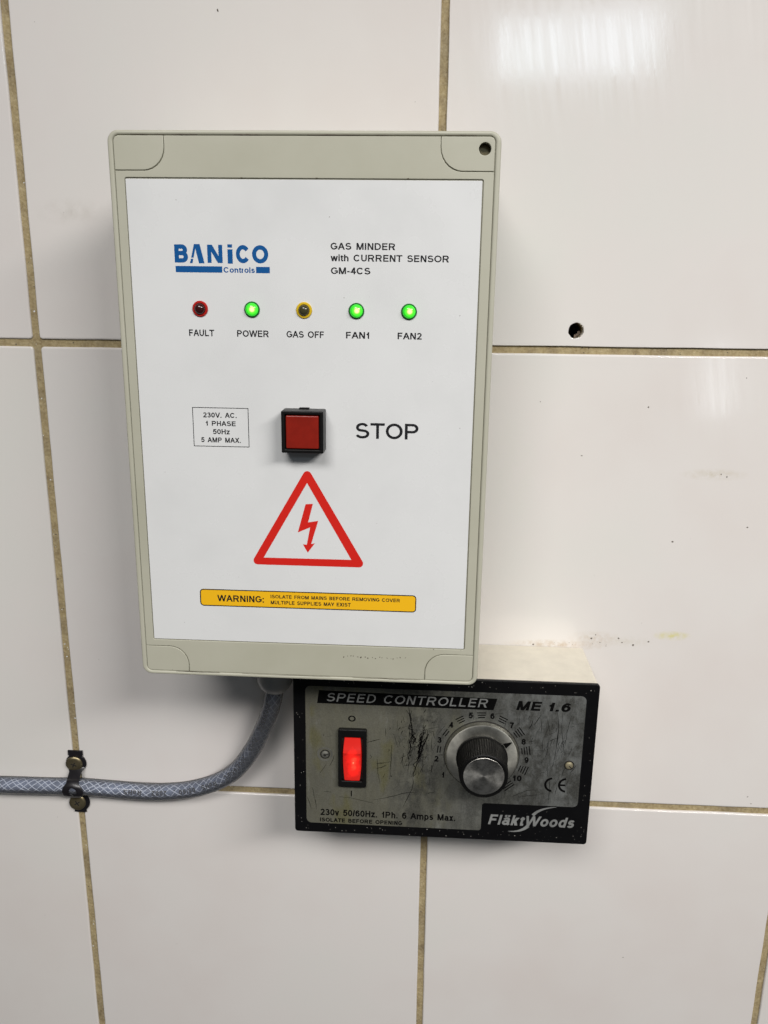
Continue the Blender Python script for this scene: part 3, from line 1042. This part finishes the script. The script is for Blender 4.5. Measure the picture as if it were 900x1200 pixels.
x0, x1, z0, z1, nx, nz_ = -68.4, 68.5, -38.9, 38.1, 20.8, -23.0
lab = arc(x1 - r, z1 - r, r, 0, 90) + arc(x0 + r, z1 - r, r, 90, 180) + arc(x0 + r, z0 + r, r, 180, 270) + arc(nx - 1.5, z0 + 1.5, 1.5, 270, 360) + arc(nx + 1.5, nz_ - 1.5, 1.5, 180, 90) + arc(x1 - r, nz_ + r, r, 270, 360)
fp = plate('face_label', [lab], 43.5, 43.72, M['plate'], fc, bevel=0.03, segs=1)
D = 43.73
plate('title_bar', [[(-62.6, 29.0), (24.0, 28.9), (25.7, 35.1), (-61.6, 36.0)]], D, D + .02, M['faded'], fp)
text('SPEED CONTROLLER', -58.0, 21.6, 30.2, 34.8, D + .03, M['silver_ink'], fp, w=0.15, slant=0.22, track=0.06)
text('ME', 35.0, 47.5, 29.5, 34.4, D, M['faded'], fp, w=0.22, slant=0.22)
text('1.6', 50.0, 61.8, 29.5, 34.2, D, M['faded'], fp, w=0.22, slant=0.22)
text('O', -47.2, -43.4, 19.6, 22.9, D, M['faded'], fp, w=0.19)
plate('printed_text', [rrect(-45.7, -22.6, -45.1, -19.3, 0)], D, D + .03, M['faded'], fp)
text('230v 50/60Hz. 1Ph. 6 Amps Max.', -61.2, 7.6, -34.2, -30.5, D, M['faded'], fp, w=0.20, track=-0.03)
text('ISOLATE BEFORE OPENING', -61.5, -19.2, -38.0, -35.7, D, M['faded'], fp, w=0.22)
text('FläktWoods', 24.3, 68.4, -35.1, -29.3, D - .1, M['silver_ink'], fc, w=0.20, slant=0.22, track=0.0)


def crescent(p0, pm, p1, t, n=14):
    """thin moon shaped stroke through three points"""
    pts = []
    for k in range(n + 1):
        s = k / n
        x = (1 - s) ** 2 * p0[0] + 2 * s * (1 - s) * pm[0] + s * s * p1[0]
        z = (1 - s) ** 2 * p0[1] + 2 * s * (1 - s) * pm[1] + s * s * p1[1]
        pts.append((x, z))
    Lf, R = [], []
    for i, p in enumerate(pts):
        a, b = pts[max(0, i - 1)], pts[min(n, i + 1)]
        dx, dz = b[0] - a[0], b[1] - a[1]
        l = math.hypot(dx, dz)
        w = t * (0.04 + 0.96 * (1 - i / n) ** 0.8) / 2
        Lf.append((p[0] - dz / l * w, p[1] + dx / l * w))
        R.append((p[0] + dz / l * w, p[1] - dx / l * w))
    return Lf + R[::-1]


plate('logo_swoosh', [crescent((46.6, -28.8), (50.0, -24.2), (58.2, -23.6), 1.7)], D - .1, D - .07, M['silver_ink'], fc)
plate('logo_swoosh', [crescent((44.6, -35.0), (41.0, -39.2), (34.6, -38.6), 1.9)], D - .1, D - .07, M['silver_ink'], fc)
# approval mark: two open arcs
ce = []
for cx in (55.2, 62.0):
    o_, i_ = arc(cx, -10.8, 4.1, 95, 265, 16), arc(cx, -10.8, 3.0, 265, 95, 16)
    ce.append(o_ + i_)
plate('printed_text', ce, D, D + .03, M['faded'], fp)
plate('printed_text', [rrect(58.6, -11.3, 61.6, -10.3, 0)], D + .02, D + .05, M['faded'], fp)
# scale numbers and graduations round the dial
DC = (19.3, 4.1)
NUM = {'1': (0.6, -8.0), '2': (-2.9, 1.0), '3': (-1.7, 11.5), '4': (3.8, 20.0), '5': (13.1, 25.6), '6': (23.7, 25.7), '7': (33.4, 21.1), '8': (39.6, 12.4), '9': (41.6, 2.4), '10': (37.6, -8.0)}
for s, (x, z) in NUM.items():
    w = 2.1 if len(s) == 1 else 4.4
    if s == '1':
        w = 1.1
    text(s, x - w / 2, x + w / 2, z - 1.6, z + 1.6, D, M['faded'], fp, w=0.23)
angs = {k: math.atan2(v[1] - DC[1], v[0] - DC[0]) for k, v in NUM.items()}
seq = [('2', '3', 2, 20.6), ('3', '4', 2, 20.6), ('4', '5', 3, 20.6), ('5', '6', 3, 20.6), ('6', '7', 3, 20.6), ('7', '8', 4, 20.0), ('8', '9', 4, 20.0), ('9', '10', 4, 20.2)]
ticks = []
for a, b, n, r0 in seq:
    am = (angs[a] + angs[b]) / 2 if angs[a] * angs[b] > -4 else (angs[a] + angs[b] + 2 * math.pi) / 2
    for k in range(n):
        rr = r0 + k * 1.25
        hl = 1.7 + 0.25 * k
        c = (DC[0] + rr * math.cos(am), DC[1] + rr * math.sin(am))
        t = (-math.sin(am), math.cos(am))
        ticks.append((c, t, hl))
am = math.radians(-50)
for k in range(3):
    rr = 20.4 + k * 1.25
    ticks.append(((DC[0] + rr * math.cos(am), DC[1] + rr * math.sin(am)), (-math.sin(am), math.cos(am)), 3.0))
for c, t, hl in ticks:
    w = 0.26
    plate('scale_mark', [[(c[0] - t[0] * hl - t[1] * w, c[1] - t[1] * hl + t[0] * w), (c[0] + t[0] * hl - t[1] * w, c[1] + t[1] * hl + t[0] * w),
                          (c[0] + t[0] * hl + t[1] * w, c[1] + t[1] * hl - t[0] * w), (c[0] - t[0] * hl + t[1] * w, c[1] - t[1] * hl - t[0] * w)]], D, D + .03, M['faded'], fp)
# scratches
SCR = [[0.5, [(-17.4, 28.7), (-15.6, 18.6), (-15.3, 14.0), (-16.8, 0.6)]], [0.5, [(-8.9, 19.4), (-9.8, 14.2), (-11.6, 4.3), (-12.5, -1.6), (-14.4, -9.9)]], [0.5, [(-7.8, 16.6), (-8.0, 12.6), (-10.6, 5.5), (-12.3, -1.0)]], [0.5, [(-16.6, 14.5), (-13.9, 11.8), (-14.9, 8.2)]], [0.5, [(-10.9, 15.9), (-11.0, 10.2), (-12.1, 3.1)]], [0.3, [(-32.4, -0.8), (-32.1, -7.8), (-30.9, -14.3)]], [0.3, [(-25.2, 7.8), (-25.6, -2.2), (-26.0, -11.7)]], [0.3, [(-32.9, -3.1), (-25.6, -1.9)]], [0.3, [(-32.9, -6.1), (-27.7, -4.1)]], [0.3, [(-34.8, -24.1), (-26.8, -22.2), (-17.4, -19.0), (-12.6, -19.0)]], [0.3, [(-7.9, -18.8), (-3.7, -18.3)]], [0.3, [(-37.2, 8.6), (-31.0, 10.7)]], [0.3, [(-14.4, -9.9), (-14.3, -15.3), (-17.3, -23.2), (-19.1, -27.5)]], [0.3, [(-10.1, 25.7), (-8.7, 28.0)]], [0.28, [(55.0, 29.2), (56.1, 20.0), (55.6, 7.5), (55.0, 2.3)]], [0.28, [(57.7, 29.3), (57.7, 20.1), (59.3, 9.8), (59.9, 5.6)]], [0.28, [(61.8, 27.5), (60.7, 20.2), (59.8, 9.8)]], [0.28, [(51.7, 12.6), (51.4, 7.3), (50.7, 4.2)]], [0.28, [(52.3, 0.0), (52.3, -6.4)]], [0.28, [(53.8, -7.9), (53.8, -19.7)]], [0.28, [(35.6, -18.5), (42.5, -14.9), (49.5, -14.0)]], [0.28, [(38.4, -18.6), (49.6, -16.7)]], [0.25, [(-65.3, -18.6), (-64.1, -24.5), (-63.2, -30.9)]], [0.25, [(-68.0, -23.7), (-65.9, -30.5)]], [0.25, [(-51.8, -22.9), (-43.5, -23.9), (-33.9, -25.9)]], [0.25, [(-37.7, 8.4), (-31.0, 10.6)]], [0.25, [(-32.5, -3.3), (-29.1, -2.7)]]]
lps = []
for w, pts in SCR:
    n = 14
    q = resample(pts, n)
    for rep in range(3 if w > 0.4 else 1):
        q2 = [(x + random.gauss(0, .08) + rep * random.uniform(-.9, .9), z + random.gauss(0, .08)) for x, z in q]
        i0 = random.randint(0, 3) if rep else 0
        lps.append(ribbon_loop(q2[i0:], w * random.uniform(.8, 1.2)))
for k in range(190):
    zone = random.random()
    if zone < 0.45:
        x, z = random.gauss(-13, 5.5), random.gauss(6, 9)
    elif zone < 0.75:
        x, z = random.gauss(55, 6), random.gauss(12, 11)
    else:
        x, z = random.uniform(-64, 66), random.uniform(-28, 28)
    ln = random.uniform(1.0, 7.0)
    a = math.radians(random.gauss(80, 12) if random.random() < .85 else random.gauss(10, 12))
    p0, p1 = (x, z), (x + ln * math.cos(a) + .01, z + ln * math.sin(a))
    if not all(-67 < p[0] < 67 and -21.5 < p[1] < 28 for p in (p0, p1)):
        continue
    pm = ((p0[0] + p1[0]) / 2 + random.gauss(0, .25), (p0[1] + p1[1]) / 2)
    lps.append(ribbon_loop(resample([p0, pm, p1], 6), random.uniform(.09, .34)))
loops_mesh_fan('scratch', lps, D + .02, M['faded'], fp, 'stuff')
blobs('scratch_pit', [(random.gauss(-13, 6), random.gauss(8, 9), random.uniform(.08, .3)) for k in range(60)] + [(-59.4, 11.5, .3), (-25.2, -10, .35)], D, M['faded'], fp)
blobs('scuff_mark', [(random.uniform(-73, 73), random.choice([-1, 1]) * random.uniform(39.5, 43.5), random.uniform(.06, .28)) for k in range(90)] + [(random.choice([-1, 1]) * random.uniform(69.5, 73.5), random.uniform(-42, 42), random.uniform(.06, .22)) for k in range(26)] + [(random.uniform(24, 66), random.uniform(-42, -25), random.uniform(.05, .16)) for k in range(22)], 43.6, M['dust'], fc)
# rocker switch
rs = empty('rocker_switch', -44.85, 0.15)
rs.parent = fc
plate('switch_frame', [rrect(-7.1, -16.1, 7.1, 16.1, 0.9), rrect(-5.15, -12.6, 5.15, 11.8, 0.4)], 43.5, 46.0, M['button_black'], rs, bevel=0.5, segs=3)
plate('switch_well', [rrect(-5.3, -12.8, 5.3, 12.0, 0.2)], 43.6, 44.0, M['slot'], rs)


def rocker_mesh():
    prof = [(11.4, 44.2), (11.2, 45.0), (9.0, 45.6), (6.0, 46.6), (4.3, 47.5), (3.9, 47.55), (3.5, 47.2), (0.0, 46.5), (-4.0, 46.0), (-8.0, 45.9), (-11.2, 46.3), (-11.9, 46.1), (-12.1, 44.2)]
    bm = bmesh.new()
    rows = []
    for z, d in prof:
        t = (z + 12.0) / 24.0
        hwid = 3.75 + 0.85 * math.sin(math.pi * min(max(t, 0), 1)) ** 0.7
        row = []
        for u_ in (-1, -.97, -.5, 0, .5, .97, 1):
            dd = d if abs(u_) < 0.99 else d - 0.5
            row.append(bm.verts.new((u_ * hwid, -dd - 0.25 * (1 - u_ * u_), z)))
        rows.append([bm.verts.new((-hwid, -43.9, z))] + row + [bm.verts.new((hwid, -43.9, z))])
    for a, b in zip(rows, rows[1:]):
        for i in range(len(a) - 1):
            bm.faces.new((a[i], a[i + 1], b[i + 1], b[i]))
    bmesh.ops.recalc_face_normals(bm, faces=bm.faces)
    return bm_mesh('rocker', bm)


link('rocker', rocker_mesh(), M['rocker'], rs, smooth=32)
# fixing screws
for x, z, mt, ang, lbl in ((-58.7, 0.9, 'grey_screw', 20, 'dull grey screw in a scraped recess'), (62.6, 0.5, 'bright_screw', -45, 'brassy slotted screw')):
    o = empty('fixing_screw', x, z)
    o.parent = fc
    o['label'] = lbl
    plate('screw_recess', [circ(0, 0, 2.55, 24, 0.04), circ(0, 0, 1.95, 24)], 43.7, 43.8, M['slot'], o)
    lathe('screw_head', [(1.95, 43.6), (1.95, 44.0), (1.75, 44.35), (1.2, 44.6), (0, 44.7)], M[mt], o, 0, 0, 28)
    a = math.radians(ang)
    s = plate('screw_slot', [rrect(-0.2, -0.22, 1.9, 0.22, 0)], 44.3, 44.72, M['slot'], o)
    s.rotation_euler = (0, -a, 0)
    if x < 0:
        plate('scrape_ring', [circ(-.1, 0, 3.9, 24, 0.05), circ(0, 0, 3.0, 24, 0.03)], 43.7, 43.77, M['grey_screw'], o)
        s2 = plate('screw_slot', [circ(0, 0, .7, 8, 0.2)], 44.3, 44.74, M['slot'], o)
# dial and knob
dl = empty('dial', *DC)
dl.parent = fc
lathe('dial_ring', [(18.3, 43.6), (18.3, 44.3), (17.5, 45.9), (17.0, 46.1), (12.0, 46.5), (0, 46.5)], M['dial'], dl, 0, 0, 96, smooth=25)
lathe('dial_shadow_gap', [(18.75, 43.65), (18.75, 43.8), (0, 43.8)], M['slot'], dl, 0, 0, 64)
aa = math.radians(33)
ca, sa = math.cos(aa), math.sin(aa)
ptr = [(12.9, 1.5), (16.9, 0.15), (16.9, -0.15), (12.9, -1.3)]
plate('pointer', [[(x * ca - z * sa, x * sa + z * ca) for x, z in ptr]], 46.4, 46.75, M['faded'], dl)
kn = empty('knob', *DC)
kn.parent = fc
lathe('grip', [(12.6, 46.45), (12.7, 47.2), (12.6, 48.0), (12.3, 48.3), (12.2, 49.0), (11.7, 61.2), (11.5, 62.4), (11.0, 62.8), (9.9, 62.8), (9.85, 62.2), (0, 62.2)], M['knob'], kn, 0, 0, 124, smooth=28, flute=(48.9, 61.2, 0.38))
lathe('knob_cap', [(9.8, 62.0), (9.8, 62.55), (9.65, 62.65), (7, 62.6), (3, 62.5), (0, 62.4)], M['cap'], kn, 0, 0, 96, smooth=25)

# ================================================================== BRAIDED HOSE
PATH = [(-130, -5.6, -250.2), (-90, -5.6, -249.6), (-43.0, -5.4, -249.2), (-13.5, -5.3, -248.8), (2.0, -5.0, -248.5), (15.0, -5.3, -248.8), (43.5, -5.4, -249.8), (62.8, -5.8, -247.8),
        (75.9, -6.5, -243.9), (87.0, -8, -237.9), (96.6, -10, -229.2), (105.8, -13, -215.0), (113.2, -17.5, -198.9), (118.2, -22.0, -184.6), (120.9, -25, -172.0), (121.6, -25.6, -160), (121.8, -25.8, -144)]
P = [Vector(p) for p in resample(PATH, 220)]
T = [(P[min(i + 1, len(P) - 1)] - P[max(i - 1, 0)]).normalized() for i in range(len(P))]
UP = [(Vector((0, -1, 0)) - t * Vector((0, -1, 0)).dot(t)).normalized() for t in T]   # towards the room
SD = [t.cross(u_) for t, u_ in zip(T, UP)]
S = [0.0]
for a, b in zip(P, P[1:]):
    S.append(S[-1] + (b - a).length)


def at(s):
    import bisect
    i = max(0, min(len(S) - 2, bisect.bisect(S, s) - 1))
    f = (s - S[i]) / (S[i + 1] - S[i])
    return P[i].lerp(P[i + 1], f), UP[i].lerp(UP[i + 1], f).normalized(), SD[i].lerp(SD[i + 1], f).normalized()


def tube_mesh(name, rad, n=20, wob=0.0):
    bm = bmesh.new()
    rings = []
    for i in range(len(P)):
        r_ = rad * (1 + wob * noise.noise(Vector((i * .11, 0, 0))))
        rings.append([bm.verts.new(P[i] + (UP[i] * math.cos(a) + SD[i] * math.sin(a)) * r_) for a in [2 * math.pi * k / n for k in range(n)]])
    for a, b in zip(rings, rings[1:]):
        for k in range(n):
            bm.faces.new((a[k], a[(k + 1) % n], b[(k + 1) % n], b[k]))
    bm.faces.new(rings[0])
    bm.faces.new(rings[-1][::-1])
    bmesh.ops.recalc_face_normals(bm, faces=bm.faces)
    return bm_mesh(name, bm)


hz = empty('braided_hose', -42.7, -248.0)
tag(hz, 'clear blue grey braided hose curving from the left edge up into the grey box', 'hose')
off = (42.7, 0, 248.0)
link('inner_cable', tube_mesh('inner_cable', 3.75, 18, 0.03), M['core'], hz, smooth=60, loc=off)
link('outer_sleeve', tube_mesh('outer_sleeve', 4.8, 24, 0.03), M['clear'], hz, smooth=60, loc=off)
bm = bmesh.new()
total = S[-1]
NH = 7
pitch = 32.0
steps = int(total / 1.1)
for h_ in range(NH):
    for sgn in (1, -1):
        prev = None
        for k in range(steps + 1):
            s = total * k / steps
            c, up, sd = at(s)
            a = sgn * 2 * math.pi * s / pitch + 2 * math.pi * h_ / NH + 0.5 * noise.noise(Vector((s * 0.10, h_ * 3.1, sgn * 5.0)))
            rad = 3.95 + (0.12 if sgn > 0 else -0.05)
            rdir = up * math.cos(a) + sd * math.sin(a)
            ddir = (-up * math.sin(a) + sd * math.cos(a))
            p = c + rdir * rad
            cur = [bm.verts.new(p + ddir * 0.27), bm.verts.new(p + rdir * 0.2), bm.verts.new(p - ddir * 0.27)]
            if prev:
                bm.faces.new((prev[0], prev[1], cur[1], cur[0]))
                bm.faces.new((prev[1], prev[2], cur[2], cur[1]))
            prev = cur
bo = link('braid', bm_mesh('braid', bm), M['braid'], hz, loc=off)
bo['kind'] = 'stuff'
# printing on the cable inside, wrapped round it, reading upside down
bm = bmesh.new()
STR = '05 .  2002/95/EC   RoHS   2002/95/EC   RoHS  05/60 .  2002   RoHS '
TXT_SIGN = 1
strokes, _ = text_quads(STR, 0.22, 0.06)
ts = 2.8
s_end = total - 24
for k, st in enumerate(strokes):
    for q in st:
        vs_ = []
        for px, pz in q:
            c, up, sd = at(max(0, min(total, s_end - px * ts)))
            ang = (pz - 0.5) * ts / 4.4 - 0.35
            vs_.append(bm.verts.new(c + (up * math.cos(ang) + sd * math.sin(ang) * TXT_SIGN) * (4.36 + 0.006 * (k % 3))))
        bm.faces.new(vs_)
me1 = bm_mesh('printed_text', bm)
link('printed_text', me1, M['ink'], hz, loc=off)

# gland under the box where the hose enters
gd = lathe('cable_gland', [(0, 0), (9.4, 0.0), (9.4, 23.0), (9.0, 25.5), (7.8, 28.3), (6.0, 30.2), (5.2, 31.0), (5.0, 31.0), (4.9, 29)], M['gland'], gb, 0, 0, 40, smooth=60)
gd.rotation_euler = (math.radians(90), 0, 0)
gd.location = ((121.8 - 146.36) * MM, -25.8 * MM, (-142.2 + 28.5) * MM)

# ================================================================== PERFORATED BAND OVER THE HOSE
cl = empty('cable_clamp', 0.2, -249.0)
tag(cl, 'black perforated metal band with two screws holding the hose to the tiles', 'cable clamp')


def band_width(s):
    # lobes round the holes, narrow waists between; s measured along the band from its top end
    w = 3.5
    for c in (9.0, 22.8, 36.5):
        d = abs(s - c)
        if d < 5.9:
            w = max(w, math.sqrt(max(0, 5.9 ** 2 - d * d)))
    if s < 3.6:
        w = 4.2
    return min(w, 5.9)


prof = []       # centre line of the band: (z, depth)
zc = -248.6
for k in range(9):
    prof.append((-228.2 - k * 1.35, 0.7))
for k in range(11):
    t = k / 10
    a = math.radians(15 + 150 * t)
    prof.append((zc + 5.9 * math.cos(a), 4.6 + 5.9 * math.sin(a)))
for k in range(11):
    prof.append((-255.6 - k * 1.25, 0.7))
prof = resample(prof, 96)
ss = [0]
for a, b in zip(prof, prof[1:]):
    ss.append(ss[-1] + math.hypot(a[0] - b[0], a[1] - b[1]))
tot = ss[-1]
mid_s = ss[min(range(len(prof)), key=lambda i: abs(prof[i][0] - zc) + (0 if prof[i][1] > 7 else 99))]
LOBES = (ss[min(range(len(prof)), key=lambda i: abs(prof[i][0] + 236.3))], mid_s + 0.2, ss[min(range(len(prof)), key=lambda i: abs(prof[i][0] + 261.5))])
bm = bmesh.new()
prev = None
for (z, d), s in zip(prof, ss):
    w = 3.5
    for c in LOBES:
        q = abs(s - c)
        if q < 5.9:
            w = max(w, math.sqrt(5.9 ** 2 - q * q))
    if s < 3.2:
        w = 4.3
    hq = abs(s - LOBES[1])
    h = math.sqrt(max(0.0, 2.35 ** 2 - hq * hq))
    xo = 0.9 * math.exp(-((s - LOBES[1]) / 6.0) ** 2)
    row = [bm.verts.new((xo + q, -d, z + 249.0)) for q in (-w, -h - 0.001, h + 0.001, w)] + [h]
    if prev:
        bm.faces.new((prev[0], prev[1], row[1], row[0]))
        bm.faces.new((prev[2], prev[3], row[3], row[2]))
        if not (prev[4] > 0 or h > 0):
            bm.faces.new((prev[1], prev[2], row[2], row[1]))
    prev = row
bmesh.ops.remove_doubles(bm, verts=bm.verts, dist=0.004)
bmesh.ops.recalc_face_normals(bm, faces=bm.faces)
band = link('band', bm_mesh('band', bm), M['strap'], cl, smooth=40)
sm = band.modifiers.new('solid', 'SOLIDIFY')
sm.thickness = 0.9 * MM
sm.offset = 0
bvm = band.modifiers.new('bev', 'BEVEL')
bvm.width = 0.2 * MM
bvm.segments = 2
bvm.limit_method = 'ANGLE'
bvm.angle_limit = math.radians(50)
for (x, z, rot, tl) in ((-1.0, 12.7, 25, (4, 5)), (-1.2, -12.6, 60, (-3, 6))):
    o = empty('band_screw', x, z)
    o.parent = cl
    o.rotation_euler = (math.radians(tl[0]), 0, math.radians(tl[1]))
    lathe('screw_head', [(4.4, 1.0), (4.75, 1.3), (4.7, 1.9), (4.3, 2.35), (3.4, 2.6), (2.4, 2.7), (0, 2.72)], M['screw'], o, 0, 0, 36)
    a = math.radians(rot)
    for q in (0, 90):
        s_ = plate('screw_recess', [rrect(-1.7, -0.34, 1.7, 0.34, 0.1)], 2.2, 2.78 - 0.0002 * q, M['slot'], o)
        s_.rotation_euler = (0, a + math.radians(q), 0)
